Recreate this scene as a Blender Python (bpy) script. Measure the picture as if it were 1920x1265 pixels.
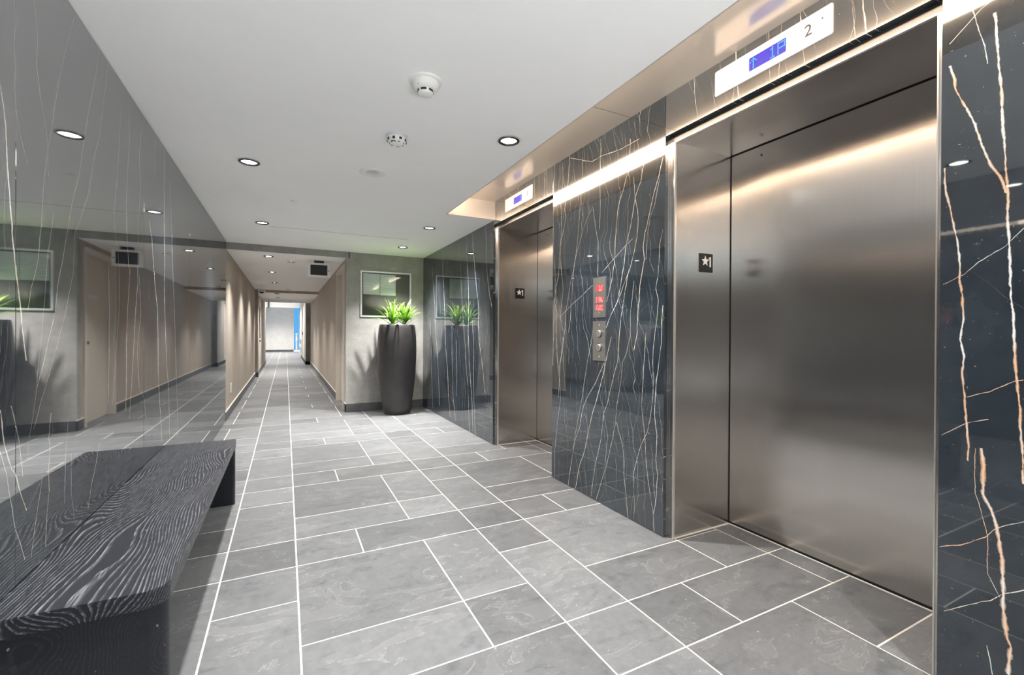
import bpy, bmesh, math, random
from mathutils import Vector, Matrix
random.seed(4)
for o in list(bpy.data.objects): bpy.data.objects.remove(o, do_unlink=True)
scene = bpy.context.scene
COL = scene.collection

# ------------------------------------------------------------------ camera
CAM_H = 1.123
cd = bpy.data.cameras.new('camera'); cam = bpy.data.objects.new('camera', cd); COL.objects.link(cam)
cd.sensor_fit = 'HORIZONTAL'; cd.sensor_width = 36.0
cd.lens = 36.0 * 839.432 / 1920.0
cd.shift_x = 0.0; cd.shift_y = (627.244 - 632.5) / 1920.0
cd.clip_start = 0.02; cd.clip_end = 200
yaw, pit, rol = 0.467918, -0.0039001, 0.0050933
fw = Vector((math.sin(yaw)*math.cos(pit), math.cos(yaw)*math.cos(pit), math.sin(pit)))
rt = Vector((math.cos(yaw), -math.sin(yaw), 0)); up = rt.cross(fw)
r2 = rt*math.cos(rol) + up*math.sin(rol); u2 = -rt*math.sin(rol) + up*math.cos(rol)
m = Matrix.Identity(4)
for i in range(3): m[i][0] = r2[i]; m[i][1] = u2[i]; m[i][2] = -fw[i]
m[2][3] = CAM_H
cam.matrix_world = m
scene.camera = cam

# ------------------------------------------------------------------ world (daylight outside the glazed ends)
SKY_STRENGTH = 6.0
w = bpy.data.worlds.new('daylight'); scene.world = w; w.use_nodes = True
bg = w.node_tree.nodes['Background']; bg.inputs[0].default_value = (0.80, 0.91, 1.0, 1); bg.inputs[1].default_value = SKY_STRENGTH

# ------------------------------------------------------------------ exposure / lamp strengths
vs = scene.view_settings
vs.view_transform = 'Standard'; vs.look = 'None'; vs.gamma = 1.0; vs.use_curve_mapping = False
vs.exposure = 0.80
ADDED_UPLIGHT_W = 185.0       # each uplight added behind the camera to lift the ceiling
LAMP_W = 165.0          # each downlight
LED_STRENGTH = 27.0     # warm cove strip
LENS_STRENGTH = 30.0

# main dimensions (metres)
XL, XR, XD = -0.665, 1.859, 2.347        # left marble face, right marble face, lift doors
YF, YB = 6.67, -2.6                       # far lobby wall, glazed wall behind the camera
ZC, ZK, ZK2, ZCOVE = 2.25, 2.165, 2.10, 2.43
XK = 0.757                                # corridor right wall
VEINS_CENTRE = [
    (3, [(0.793,2.885),(0.976,2.91),(1.161,2.928),(1.27,2.913),(1.356,2.946),(1.482,2.931),(1.569,2.893),(1.734,2.879),(1.823,2.865),(1.899,2.828),(1.99,2.797),(2.044,2.818),(2.113,2.801),(2.236,2.773),(2.391,2.753),(2.501,2.747)]),
    (2, [(0.871,2.973),(1.178,2.96),(1.297,2.953),(1.551,2.94),(1.635,2.948),(1.739,2.965),(1.869,2.975),(2.091,2.977),(2.209,2.97),(2.429,2.964)]),
    (2, [(0.625,2.891),(0.878,2.863),(1.127,2.821),(1.194,2.851),(1.26,2.867),(1.457,2.831),(1.683,2.871),(1.955,2.859),(2.131,2.868),(2.28,2.84),(2.407,2.848)]),
    (2, [(0.012,2.937),(0.234,2.931),(0.433,2.901),(0.639,2.855),(0.711,2.869),(0.877,2.878),(1.004,2.834),(1.16,2.799),(1.274,2.793),(1.346,2.772),(1.489,2.737),(1.548,2.71),(1.58,2.696),(1.655,2.676),(1.837,2.641),(2.004,2.619),(2.22,2.591),(2.412,2.59)]),
    (2, [(1.819,2.4),(1.94,2.389),(2.124,2.397),(2.21,2.392),(2.411,2.388)]),
    (2, [(1.128,2.755),(1.224,2.735),(1.446,2.709),(1.617,2.69),(1.728,2.643),(1.827,2.591),(1.922,2.534),(1.983,2.473)]),
    (2, [(1.507,2.414),(1.726,2.411),(1.819,2.435),(1.966,2.467)]),
    (3, [(1.328,2.321),(1.376,2.299),(1.485,2.262),(1.497,2.262),(1.585,2.242),(1.689,2.237),(1.763,2.228),(1.878,2.218),(1.949,2.198),(2.019,2.158),(2.077,2.139),(2.107,2.114),(2.301,2.102)]),
    (3, [(1.321,2.213),(1.469,2.173),(1.546,2.154),(1.671,2.135),(1.77,2.097),(1.882,2.069),(1.95,2.051),(2.027,2.006),(2.082,1.997),(2.155,1.966)]),
    (3, [(1.157,2.325),(1.241,2.276),(1.321,2.213),(1.445,2.143),(1.506,2.104),(1.631,2.057),(1.693,2.039),(1.795,2.031),(1.855,2.036),(1.932,2.06),(2.06,2.071)]),
    (4, [(1.024,2.062),(1.116,2.034),(1.233,2.035),(1.323,2.018),(1.406,2.014),(1.461,2.001),(1.554,1.979),(1.632,1.989),(1.706,1.976),(1.8,1.941),(1.859,1.925),(1.933,1.9),(2.01,1.867),(2.098,1.839)]),
    (2, [(1.552,1.966),(1.678,1.958),(1.786,1.933),(1.853,1.901),(1.91,1.885),(1.99,1.863)]),
    (2, [(0.015,2.054),(0.107,2.045),(0.192,2.056),(0.279,2.061),(0.383,2.028),(0.463,2.0),(0.555,1.946),(0.637,1.924),(0.718,1.911),(0.843,1.899),(0.955,1.908),(1.054,1.901),(1.203,1.877),(1.313,1.865),(1.376,1.887),(1.453,1.871),(1.538,1.863),(1.628,1.856),(1.697,1.836)]),
    (3, [(0.014,2.474),(0.137,2.45),(0.268,2.42),(0.425,2.367),(0.601,2.344),(0.659,2.309),(0.864,2.241),(0.957,2.205),(1.094,2.196),(1.21,2.181),(1.384,2.142),(1.515,2.109)]),
    (2, [(0.009,2.417),(0.157,2.358),(0.299,2.301),(0.425,2.262),(0.549,2.225),(0.665,2.215),(0.836,2.173),(0.945,2.164),(0.994,2.129),(1.115,2.091),(1.248,2.092),(1.437,2.065)]),
    (3, [(0.007,1.887),(0.101,1.893),(0.205,1.872),(0.335,1.864),(0.421,1.878),(0.551,1.87),(0.662,1.889),(0.721,1.889),(0.846,1.878),(0.976,1.858),(1.08,1.839),(1.19,1.84),(1.28,1.832)]),
    (3, [(0.007,2.749),(0.106,2.728),(0.248,2.693),(0.353,2.665),(0.471,2.604),(0.588,2.578),(0.664,2.535),(0.789,2.431),(0.935,2.34)]),
    (4, [(0.012,2.655),(0.188,2.608),(0.307,2.548),(0.458,2.504),(0.59,2.46),(0.649,2.43),(0.855,2.35),(0.943,2.323),(1.1,2.269)]),
    (3, [(0.003,2.104),(0.156,2.126),(0.256,2.142),(0.354,2.143),(0.441,2.16),(0.565,2.214)]),
    (2, [(0.281,2.693),(0.481,2.638),(0.657,2.586),(0.792,2.555),(0.923,2.525),(1.053,2.482),(1.158,2.459)]),
    (2, [(0.101,1.893),(0.22,1.925),(0.375,1.953),(0.518,1.964),(0.705,1.994),(0.809,1.986),(0.937,1.978),(1.129,1.962)]),
]
VEINS_CENTRE_CROSS = [
    (2, [(2.026,2.272),(2.191,2.271),(2.387,2.295),(2.482,2.291),(2.746,2.408)]),
    (2, [(2.077,1.693),(2.135,1.664),(2.237,1.605),(2.368,1.524)]),
    (2, [(2.468,1.452),(2.587,1.39),(2.708,1.335),(2.867,1.248)]),
]
VEINS_LEFT = [
    (9, [(1.037,1.776),(1.113,1.758),(1.212,1.739),(1.289,1.721),(1.383,1.703),(1.412,1.701),(1.506,1.685),(1.588,1.675),(1.662,1.671),(1.713,1.66),(1.765,1.643)]),
    (3, [(1.603,1.784),(1.671,1.743),(1.73,1.72),(1.794,1.711),(1.851,1.718),(1.91,1.711),(1.973,1.72),(2.025,1.711)]),
    (3, [(1.604,1.911),(1.685,1.905),(1.752,1.894),(1.834,1.858),(1.918,1.835),(2.006,1.841),(2.097,1.82)]),
    (3, [(1.18,1.783),(1.243,1.803),(1.331,1.844),(1.402,1.855),(1.45,1.866),(1.567,1.877),(1.685,1.905),(1.78,1.935),(1.87,1.959),(1.981,1.997),(2.111,2.051),(2.223,2.1)]),
    (4, [(0.954,1.84),(1.01,1.872),(1.102,1.918),(1.181,1.955),(1.281,1.979),(1.361,2.012),(1.442,2.039),(1.492,2.059),(1.572,2.088),(1.681,2.14),(1.774,2.171),(1.894,2.211),(2.006,2.253),(2.141,2.306),(2.242,2.343)]),
    (3, [(0.83,1.819),(0.903,1.862),(0.99,1.919),(1.089,1.98),(1.184,2.033),(1.329,2.096),(1.461,2.103),(1.518,2.148),(1.642,2.229),(1.786,2.28),(1.889,2.335),(2.085,2.393),(2.229,2.433)]),
    (2, [(0.749,1.781),(0.77,1.787),(0.819,1.798),(0.933,1.834),(1.007,1.845),(1.113,1.867),(1.2,1.883),(1.367,1.906),(1.499,1.948)]),
    (8, [(0.605,1.779),(0.684,1.738),(0.726,1.722),(0.744,1.702),(0.796,1.676),(0.827,1.665),(0.877,1.655),(0.915,1.644)]),
    (4, [(0.708,1.758),(0.739,1.754),(0.806,1.741),(0.852,1.725),(0.919,1.695)]),
    (5, [(0.451,1.893),(0.556,1.903),(0.618,1.918),(0.686,1.915),(0.737,1.923),(0.791,1.915),(0.861,1.928)]),
    (4, [(0.542,2.027),(0.654,2.032),(0.73,2.038),(0.825,2.056)]),
    (3, [(0.456,2.106),(0.556,2.081),(0.694,2.08)]),
    (3, [(0.607,1.787),(0.65,1.845),(0.694,1.903)]),
    (4, [(0.458,1.805),(0.559,1.832),(0.669,1.873)]),
    (4, [(0.464,1.771),(0.581,1.718),(0.744,1.673),(0.808,1.644)]),
    (5, [(0.451,2.229),(0.528,2.258),(0.591,2.304),(0.672,2.344)]),
    (4, [(0.81,2.498),(1.005,2.535),(1.24,2.584),(1.397,2.584),(1.617,2.506),(1.842,2.563),(2.131,2.597)]),
    (9, [(0.75,2.672),(0.855,2.683),(1.068,2.682),(1.247,2.703),(1.415,2.737),(1.43,2.715),(1.576,2.688),(1.705,2.674),(1.903,2.699),(2.037,2.725),(2.176,2.698)]),
    (6, [(0.705,2.729),(0.81,2.752),(1.065,2.799),(1.215,2.823),(1.37,2.86),(1.405,2.858),(1.674,2.871),(1.861,2.901),(2.036,2.884),(2.232,2.946)]),
    (4, [(0.655,3.016),(0.774,2.972),(0.831,2.89),(1.019,2.85),(1.219,2.914),(1.403,2.886)]),
    (9, [(0.433,3.562),(0.739,3.538),(0.918,3.475),(1.239,3.425),(1.424,3.412),(1.523,3.42),(1.845,3.404),(2.243,3.401)]),
    (7, [(0.382,3.803),(0.626,3.786),(0.942,3.735),(1.299,3.685),(1.527,3.638),(1.665,3.621),(2.088,3.567)]),
    (10, [(0.457,3.363),(0.695,3.307),(0.878,3.27),(1.073,3.261),(1.25,3.249),(1.385,3.191),(1.431,3.18),(1.641,3.122),(1.727,3.068)]),
    (5, [(2.014,3.187),(2.227,3.193)]),
    (6, [(0.818,2.442),(1.201,2.459),(1.391,2.44)]),
]
VEINS_NEAR = [
    (8, [(1.535,0.514),(1.59,0.527),(1.628,0.547),(1.668,0.559),(1.703,0.567),(1.755,0.579),(1.805,0.595),(1.851,0.613),(1.89,0.624),(1.924,0.628),(1.968,0.639)]),
    (8, [(0.704,0.474),(0.804,0.478),(0.906,0.482),(0.986,0.488),(1.011,0.491),(1.087,0.493),(1.163,0.496),(1.239,0.5),(1.316,0.504),(1.377,0.506),(1.444,0.509),(1.529,0.511),(1.633,0.516),(1.747,0.521),(1.842,0.526),(1.895,0.529),(1.986,0.535),(2.072,0.54)]),
    (7, [(0.74,0.589),(0.779,0.589),(0.813,0.591),(0.878,0.595),(0.937,0.599),(1.002,0.603),(1.062,0.601),(1.11,0.61),(1.17,0.603),(1.225,0.606),(1.247,0.605),(1.286,0.612),(1.34,0.612),(1.401,0.616),(1.469,0.627),(1.53,0.638),(1.577,0.647),(1.651,0.651)]),
    (13, [(0.147,0.5),(0.229,0.496),(0.25,0.504),(0.328,0.513),(0.381,0.512),(0.457,0.516),(0.523,0.52),(0.562,0.528),(0.61,0.539),(0.648,0.555),(0.696,0.555),(0.733,0.554),(0.785,0.561)]),
    (3, [(1.93,0.555),(1.986,0.561),(2.035,0.573),(2.133,0.593)]),
    (3, [(0.125,0.532),(0.166,0.538),(0.204,0.544)]),
    (2, [(0.361,0.519),(0.418,0.544),(0.523,0.546),(0.647,0.572),(0.782,0.574)]),
    (4, [(2.037,0.641),(2.073,0.601),(2.099,0.573),(2.113,0.547)]),
]
VEINS_NEAR_CROSS = [
    (4, [(0.472,0.6),(0.506,0.576),(0.531,0.555),(0.55,0.524),(0.605,0.476),(0.654,0.45)]),
    (4, [(0.471,0.406),(0.514,0.372),(0.537,0.341),(0.604,0.286),(0.642,0.251)]),
    (3, [(0.478,1.427),(0.513,1.383),(0.568,1.345),(0.603,1.309),(0.651,1.284)]),
    (3, [(0.546,0.875),(0.592,0.856),(0.652,0.806)]),
    (3, [(0.476,0.997),(0.493,0.993),(0.543,0.957),(0.593,0.935)]),
]
VEINS_FAR = [
    (4, [(0.007,4.725),(0.117,4.752),(0.515,4.788),(0.742,4.856),(0.998,4.885),(1.216,4.938),(1.49,4.988),(1.791,5.039),(2.017,5.074),(2.263,5.142)]),
    (6, [(0.026,4.627),(0.359,4.662),(0.749,4.744),(1.15,4.788),(1.53,4.778),(1.743,4.795),(2.016,4.843),(2.272,4.846)]),
    (6, [(0.494,4.294),(0.796,4.378),(1.041,4.465),(1.249,4.486),(1.359,4.474),(1.615,4.543),(1.909,4.614),(2.252,4.688)]),
    (7, [(0.052,5.399),(0.312,5.47),(0.633,5.507),(0.955,5.601),(1.298,5.624),(1.469,5.645),(1.716,5.688),(1.966,5.73),(2.259,5.715)]),
    (5, [(0.128,5.839),(0.534,5.89),(0.876,5.963),(1.231,6.05),(1.491,6.076),(1.756,6.146),(2.05,6.195)]),
    (6, [(0.054,6.141),(0.49,6.221),(0.938,6.253),(1.301,6.294)]),
    (5, [(0.005,4.567),(0.367,4.602),(0.702,4.621),(1.038,4.625),(1.263,4.658)]),
    (4, [(1.382,4.133),(1.538,4.204),(1.833,4.279),(2.271,4.297)]),
    (4, [(0.038,5.191),(0.273,5.287),(0.773,5.332),(1.203,5.357)]),
    (4, [(0.349,5.177),(0.659,5.164),(1.028,5.187)]),
]

# ------------------------------------------------------------------ node helpers
class NT:
    def __init__(s, name):
        s.mat = bpy.data.materials.new(name); s.mat.use_nodes = True
        s.t = s.mat.node_tree; s.t.nodes.clear()
        s.out = s.n('ShaderNodeOutputMaterial')
        s.b = s.n('ShaderNodeBsdfPrincipled'); s.l(s.b.outputs[0], s.out.inputs[0])
    def n(s, k, **kw):
        x = s.t.nodes.new(k)
        for a, b in kw.items(): setattr(x, a, b)
        return x
    def l(s, a, b): s.t.links.new(a, b)
    def v(s, sock, val):
        if hasattr(val, 'is_linked') or isinstance(val, bpy.types.NodeSocket): s.l(val, sock)
        else: sock.default_value = val
    def m(s, op, a, b=0.0, c=None, clamp=False):
        x = s.n('ShaderNodeMath', operation=op, use_clamp=clamp)
        s.v(x.inputs[0], a); s.v(x.inputs[1], b)
        if c is not None: s.v(x.inputs[2], c)
        return x.outputs[0]
    def mix(s, f, a, b, bt='MIX'):
        x = s.n('ShaderNodeMix', data_type='RGBA', blend_type=bt)
        s.v(x.inputs[0], f); s.v(x.inputs[6], a); s.v(x.inputs[7], b)
        return x.outputs[2]
    def ramp(s, f, stops):
        x = s.n('ShaderNodeValToRGB'); e = x.color_ramp.elements
        while len(e) < len(stops): e.new(0.5)
        for i, (p, c) in enumerate(stops):
            e[i].position = p; e[i].color = c if len(c) == 4 else tuple(c) + (1,)
        s.v(x.inputs[0], f); return x.outputs[0]
    def noise(s, vec, scale, detail=3.0, rough=0.5, dist=0.0):
        x = s.n('ShaderNodeTexNoise'); s.v(x.inputs['Vector'], vec); s.v(x.inputs['Scale'], scale)
        x.inputs['Detail'].default_value = detail; x.inputs['Roughness'].default_value = rough; x.inputs['Distortion'].default_value = dist
        return x.outputs[0]
    def map(s, vec, scale=(1, 1, 1), loc=(0, 0, 0), rot=(0, 0, 0)):
        x = s.n('ShaderNodeMapping'); s.v(x.inputs[0], vec); s.v(x.inputs[1], loc); x.inputs[2].default_value = rot; x.inputs[3].default_value = scale
        return x.outputs[0]
    def bump(s, h, strength=0.2, dist=0.01):
        x = s.n('ShaderNodeBump'); s.v(x.inputs['Height'], h); x.inputs['Strength'].default_value = strength; x.inputs['Distance'].default_value = dist
        s.l(x.outputs[0], s.b.inputs['Normal'])
    def set(s, **kw):
        for k, val in kw.items():
            s.v(s.b.inputs[k.replace('_', ' ')], val)
        return s

def c4(r, g, b): return (r, g, b, 1.0)
def plain(name, col, rough=0.5, metal=0.0, **kw):
    t = NT(name); t.set(Base_Color=c4(*col), Roughness=rough, Metallic=metal, **kw); return t.mat
def emit(name, col, strength):
    t = NT(name); t.set(Base_Color=c4(*[0.08*x for x in col]), Roughness=0.5)
    t.b.inputs['Emission Color'].default_value = c4(*col); t.b.inputs['Emission Strength'].default_value = strength
    return t.mat

MARBLE_IOR = 2.1
def marble(name, veins=(), cross=(), fine=1.0, ior=None, warm=(0.62, 0.50, 0.38), seed=0.0, axis=1, thick=1.0):
    """polished black stone with pale veins; coordinates are metres in the place (axis, height)"""
    t = NT(name)
    geo = t.n('ShaderNodeNewGeometry'); pos = geo.outputs['Position']
    sep = t.n('ShaderNodeSeparateXYZ'); t.l(pos, sep.inputs[0])
    yy, zz = sep.outputs[axis], sep.outputs[2]
    wob = t.m('MULTIPLY', t.m('SUBTRACT', t.noise(pos, 13.0, 5.0, 0.65), 0.5), 0.013)
    yw, zw = t.m('ADD', yy, wob), t.m('ADD', zz, wob)
    brk = t.m('MULTIPLY_ADD', t.noise(pos, 30.0, 3.0, 0.65), 2.6, -0.55, True)   # uneven width
    total = None
    def add(mask):
        nonlocal total
        total = mask if total is None else t.m('MAXIMUM', total, mask)
    def curve(pts, along, across, wdt):
        a0, a1 = pts[0][0], pts[-1][0]; b0 = min(p[1] for p in pts); b1 = max(p[1] for p in pts); b1 = max(b1, b0 + 0.01)
        u = t.m('DIVIDE', t.m('SUBTRACT', along, a0), a1 - a0)
        fc = t.n('ShaderNodeFloatCurve'); cv = fc.mapping.curves[0]
        P = [((a - a0)/(a1 - a0), (b - b0)/(b1 - b0)) for a, b in pts]
        cv.points[0].location = P[0]; cv.points[1].location = P[-1]
        for q in P[1:-1]: cv.points.new(*q)
        for q in cv.points: q.handle_type = 'VECTOR'
        fc.mapping.update(); t.v(fc.inputs['Value'], u)
        c = t.m('MULTIPLY_ADD', fc.outputs[0], b1 - b0, b0)
        d = t.m('ABSOLUTE', t.m('SUBTRACT', across, c))
        msk = t.m('SUBTRACT', 1.25, t.m('DIVIDE', d, t.m('MULTIPLY', brk, wdt)), clamp=True)
        rng = t.m('LESS_THAN', t.m('ABSOLUTE', t.m('SUBTRACT', u, 0.5)), 0.5)
        add(t.m('MULTIPLY', msk, rng))
    for wd, pts in veins: curve(pts, zz, yw, wd*0.00042*thick)
    for wd, pts in cross: curve(pts, yy, zw, wd*0.00042*thick)
    # fine hair veins running mostly upward: jittered lines, each broken into stretches
    def hair(sp, width, off, slant, amount, keep):
        cb = t.n('ShaderNodeCombineXYZ'); t.v(cb.inputs[0], t.m('MULTIPLY', yy, 1.3)); t.v(cb.inputs[1], t.m('MULTIPLY', zz, 1.6)); cb.inputs[2].default_value = off + seed
        drift = t.m('MULTIPLY', t.m('SUBTRACT', t.noise(cb.outputs[0], 1.0, 3.0, 0.55), 0.5), 0.34)
        u = t.m('DIVIDE', t.m('ADD', t.m('MULTIPLY_ADD', zz, slant, yw), drift), sp)
        cell = t.m('FLOOR', u)
        wn = t.n('ShaderNodeTexWhiteNoise', noise_dimensions='1D'); t.v(wn.inputs['W'], t.m('ADD', cell, off*7.1 + seed))
        pos_ = t.m('MULTIPLY_ADD', wn.outputs[0], 0.8, 0.1)
        d = t.m('MULTIPLY', t.m('ABSOLUTE', t.m('SUBTRACT', t.m('FRACT', u), pos_)), sp)
        ln = t.m('SUBTRACT', 1.2, t.m('DIVIDE', d, t.m('MULTIPLY', brk, width)), clamp=True)
        cg = t.n('ShaderNodeCombineXYZ'); t.v(cg.inputs[0], t.m('MULTIPLY', cell, 3.7)); t.v(cg.inputs[1], t.m('MULTIPLY', zz, 1.3)); cg.inputs[2].default_value = seed
        gate = t.m('MULTIPLY_ADD', t.noise(cg.outputs[0], 1.0, 3.0, 0.6), 7.0, -7.0*(1.0 - keep), True)
        add(t.m('MULTIPLY', t.m('MULTIPLY', ln, gate), amount))
    if fine > 0:
        hair(0.060, 0.0011, 3.1, -0.16, 0.75*fine, 0.54)
        hair(0.034, 0.0008, 7.7, -0.06, 0.50*fine, 0.50)
        hair(0.110, 0.0010, 9.3, 0.22, 0.45*fine, 0.46)
    hair(0.16, 0.0008, 12.3, 1.1, 0.40, 0.44)
    hair(0.21, 0.0008, 17.3, -0.9, 0.35, 0.42)
    spk = t.m('MULTIPLY', t.m('GREATER_THAN', t.noise(pos, 95.0, 2.0, 0.7), 0.735), 0.35)
    add(spk)
    cloud = t.noise(pos, 3.0, 5.0, 0.6)
    base = t.ramp(cloud, [(0.3, (0.010, 0.015, 0.020)), (0.7, (0.032, 0.042, 0.053))])
    tone = t.ramp(t.noise(pos, 5.0, 2.0), [(0.4, warm), (0.6, (0.80, 0.78, 0.74))])
    t.set(Base_Color=t.mix(total, base, tone), Roughness=0.025, IOR=ior or MARBLE_IOR)
    return t.mat

def steel(name, col, rough, aniso=0.75, rot=0.0, tangent_axis='Z', grain=(1, 260, 1.2)):
    t = NT(name)
    geo = t.n('ShaderNodeNewGeometry')
    nz = t.noise(t.map(geo.outputs['Position'], grain), 1.0, 3.0, 0.6)
    t.set(Base_Color=t.mix(nz, c4(*[x*0.93 for x in col]), c4(*[min(1, x*1.07) for x in col])), Metallic=1.0, Roughness=rough, Anisotropic=aniso, Anisotropic_Rotation=rot)
    tg = t.n('ShaderNodeTangent', direction_type='RADIAL', axis=tangent_axis); t.l(tg.outputs[0], t.b.inputs['Tangent'])
    return t.mat

def slate():
    t = NT('slate_tile')
    oi = t.n('ShaderNodeObjectInfo'); tc = t.n('ShaderNodeTexCoord'); rnd = oi.outputs['Random']
    geo = t.n('ShaderNodeNewGeometry')
    sh = t.n('ShaderNodeCombineXYZ'); t.v(sh.inputs[0], t.m('MULTIPLY', rnd, 37.0)); t.v(sh.inputs[1], t.m('MULTIPLY', rnd, 91.0)); t.v(sh.inputs[2], t.m('MULTIPLY', rnd, 13.0))
    add = t.n('ShaderNodeVectorMath', operation='ADD'); t.l(geo.outputs['Position'], add.inputs[0]); t.l(sh.outputs[0], add.inputs[1])
    p = add.outputs[0]
    cleft = t.noise(t.map(p, (1.6, 3.6, 1), rot=(0, 0, 0.5)), 2.2, 6.0, 0.62, 0.8)
    step = t.ramp(cleft, [(0.40, (0, 0, 0)), (0.43, (0.5, 0.5, 0.5)), (0.56, (0.55, 0.55, 0.55)), (0.585, (1, 1, 1))])
    mot = t.noise(p, 26.0, 5.0, 0.7)
    big = t.noise(p, 1.4, 2.0)
    base = t.mix(step, c4(0.085, 0.088, 0.093), c4(0.135, 0.137, 0.137))
    base = t.mix(t.m('MULTIPLY_ADD', mot, 2.2, -0.75, True), base, c4(0.165, 0.168, 0.173))
    tone = t.m('MULTIPLY_ADD', rnd, 0.42, 0.70)
    tone = t.m('MULTIPLY', tone, t.m('MULTIPLY_ADD', big, 0.35, 0.82))
    hsv = t.n('ShaderNodeHueSaturation'); t.v(hsv.inputs['Value'], tone); t.l(base, hsv.inputs['Color'])
    edge = t.m('MULTIPLY', t.m('SUBTRACT', 1.0, t.m('DIVIDE', t.m('ABSOLUTE', t.m('SUBTRACT', cleft, 0.575)), 0.006), clamp=True), 0.22)
    wht = t.m('MULTIPLY', t.m('GREATER_THAN', t.noise(p, 48.0, 2.0, 0.6), 0.74), 0.35)
    col = t.mix(t.m('MAXIMUM', edge, wht), hsv.outputs[0], c4(0.55, 0.55, 0.55))
    t.set(Base_Color=col, Roughness=t.m('MULTIPLY_ADD', mot, 0.25, 0.36), IOR=1.5)
    h = t.m('ADD', t.m('MULTIPLY', step, 0.6), t.m('MULTIPLY', mot, 0.35))
    t.bump(h, 0.35, 0.004)
    return t.mat

def oak(name='black_stained_oak', amount=1.0):
    t = NT(name)
    geo = t.n('ShaderNodeNewGeometry'); pos = geo.outputs['Position']
    sep = t.n('ShaderNodeSeparateXYZ'); t.l(pos, sep.inputs[0])
    d = t.noise(t.map(pos, (1.9, 0.55, 1.9), loc=(0.3, 0.1, 0)), 2.0, 1.0, 0.4)
    val = t.m('ADD', t.m('MULTIPLY', sep.outputs[0], 0.95), t.m('MULTIPLY', d, 0.46))
    val = t.m('ADD', val, t.m('MULTIPLY', t.noise(t.map(pos, (40, 4, 40)), 1.0, 2.0), 0.010))
    saw = t.m('FRACT', t.m('MULTIPLY', val, 78.0))
    line = t.ramp(saw, [(0.0, (0.9, 0.9, 0.9)), (0.18, (0.45, 0.45, 0.45)), (0.42, (0, 0, 0)), (1.0, (0.0, 0.0, 0.0))])
    dash = t.m('MULTIPLY_ADD', t.noise(t.map(pos, (170, 16, 170)), 1.0, 2.0, 0.6), 3.0, -1.0, True)
    msk = t.m('MULTIPLY', t.m('MULTIPLY', line, dash), amount)
    fleck = t.m('GREATER_THAN', t.noise(pos, 60.0, 1.0), 0.80)
    col = t.mix(msk, c4(0.012, 0.014, 0.019), c4(0.27, 0.28, 0.31))
    col = t.mix(t.m('MULTIPLY', fleck, 0.5), col, c4(0.5, 0.45, 0.4))
    t.set(Base_Color=col, Roughness=0.36)
    t.bump(t.m('SUBTRACT', 1.0, msk), 0.25, 0.001)
    return t.mat

def plaster(name, ca, cb, scale=5.0, stretch=(1, 1, 1), rough=0.6, bump=0.15):
    t = NT(name); geo = t.n('ShaderNodeNewGeometry')
    v = t.map(geo.outputs['Position'], stretch)
    a = t.noise(v, scale, 6.0, 0.65); b = t.noise(v, scale*9, 3.0, 0.6)
    f = t.m('MULTIPLY_ADD', t.m('ADD', t.m('MULTIPLY', a, 0.75), t.m('MULTIPLY', b, 0.25)), 2.2, -0.6, True)
    t.set(Base_Color=t.mix(f, c4(*ca), c4(*cb)), Roughness=rough); t.bump(b, bump, 0.003)
    return t.mat

M = {}
M['slate'] = slate()
M['grout'] = plaster('grout', (0.62, 0.58, 0.52), (0.72, 0.68, 0.62), 30.0)
M['oak'] = oak(); M['oak_end'] = oak('black_stained_oak_end', 0.12)
M['ceiling'] = plaster('white_ceiling_paint', (0.86, 0.86, 0.85), (0.90, 0.90, 0.89), 2.0, rough=0.75, bump=0.02)
M['joint'] = plain('shadow_joint', (0.05, 0.05, 0.05), 0.8)
M['taupe'] = plaster('taupe_plaster', (0.22, 0.212, 0.195), (0.40, 0.388, 0.365), 4.5)
M['veneer'] = plaster('vertical_grain_wallcovering', (0.30, 0.25, 0.205), (0.45, 0.395, 0.335), 1.0, (9, 9, 0.5), 0.55, 0.05)
M['pale'] = plaster('pale_plaster', (0.60, 0.565, 0.52), (0.74, 0.70, 0.66), 6.0)
M['base'] = plaster('slate_skirting', (0.055, 0.058, 0.060), (0.10, 0.104, 0.106), 9.0, rough=0.45)
M['basecap'] = plain('pale_caulk', (0.55, 0.50, 0.44), 0.6)
M['steel'] = steel('brushed_steel', (0.62, 0.585, 0.55), 0.21, 0.8)
M['steel_edge'] = plain('polished_steel_edge', (0.74, 0.69, 0.64), 0.30, 0.75)
M['steel_dark'] = plain('shaded_steel_band', (0.10, 0.095, 0.09), 0.3, 0.8)  # darker copy of the trim steel, dimness of the head band put into its colour
M['plate'] = steel('satin_steel_plate', (0.62, 0.60, 0.575), 0.36, 0.3)
M['champagne'] = plain('champagne_metal_panel', (0.66, 0.585, 0.51), 0.17, 0.45)
M['sill'] = plain('pale_sill', (0.66, 0.64, 0.61), 0.4)
M['alu'] = plain('aluminium_sill', (0.78, 0.76, 0.73), 0.35, 1.0)
M['gap'] = plain('black_gap', (0.004, 0.004, 0.004), 0.7)
M['white'] = plain('white_plastic', (0.80, 0.79, 0.75), 0.45)
M['cream'] = plain('cream_paint', (0.56, 0.51, 0.44), 0.45)
M['cream_frame'] = plain('cream_frame_paint', (0.60, 0.55, 0.48), 0.4)
M['grey_plastic'] = plain('grey_plastic', (0.60, 0.61, 0.64), 0.4)
M['dark'] = plain('dark_plastic', (0.012, 0.012, 0.013), 0.4)
M['ring'] = plain('dark_chrome_ring', (0.12, 0.12, 0.125), 0.25, 1.0)
M['ring_white'] = plain('white_trim_ring', (0.75, 0.75, 0.73), 0.4)
M['lens'] = emit('lamp_lens', (1.0, 0.97, 0.92), LENS_STRENGTH)
M['led'] = emit('warm_led_strip', (1.0, 0.84, 0.68), LED_STRENGTH)
M['backing'] = plain('olive_backing_board', (0.17, 0.165, 0.145), 0.7)
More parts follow.
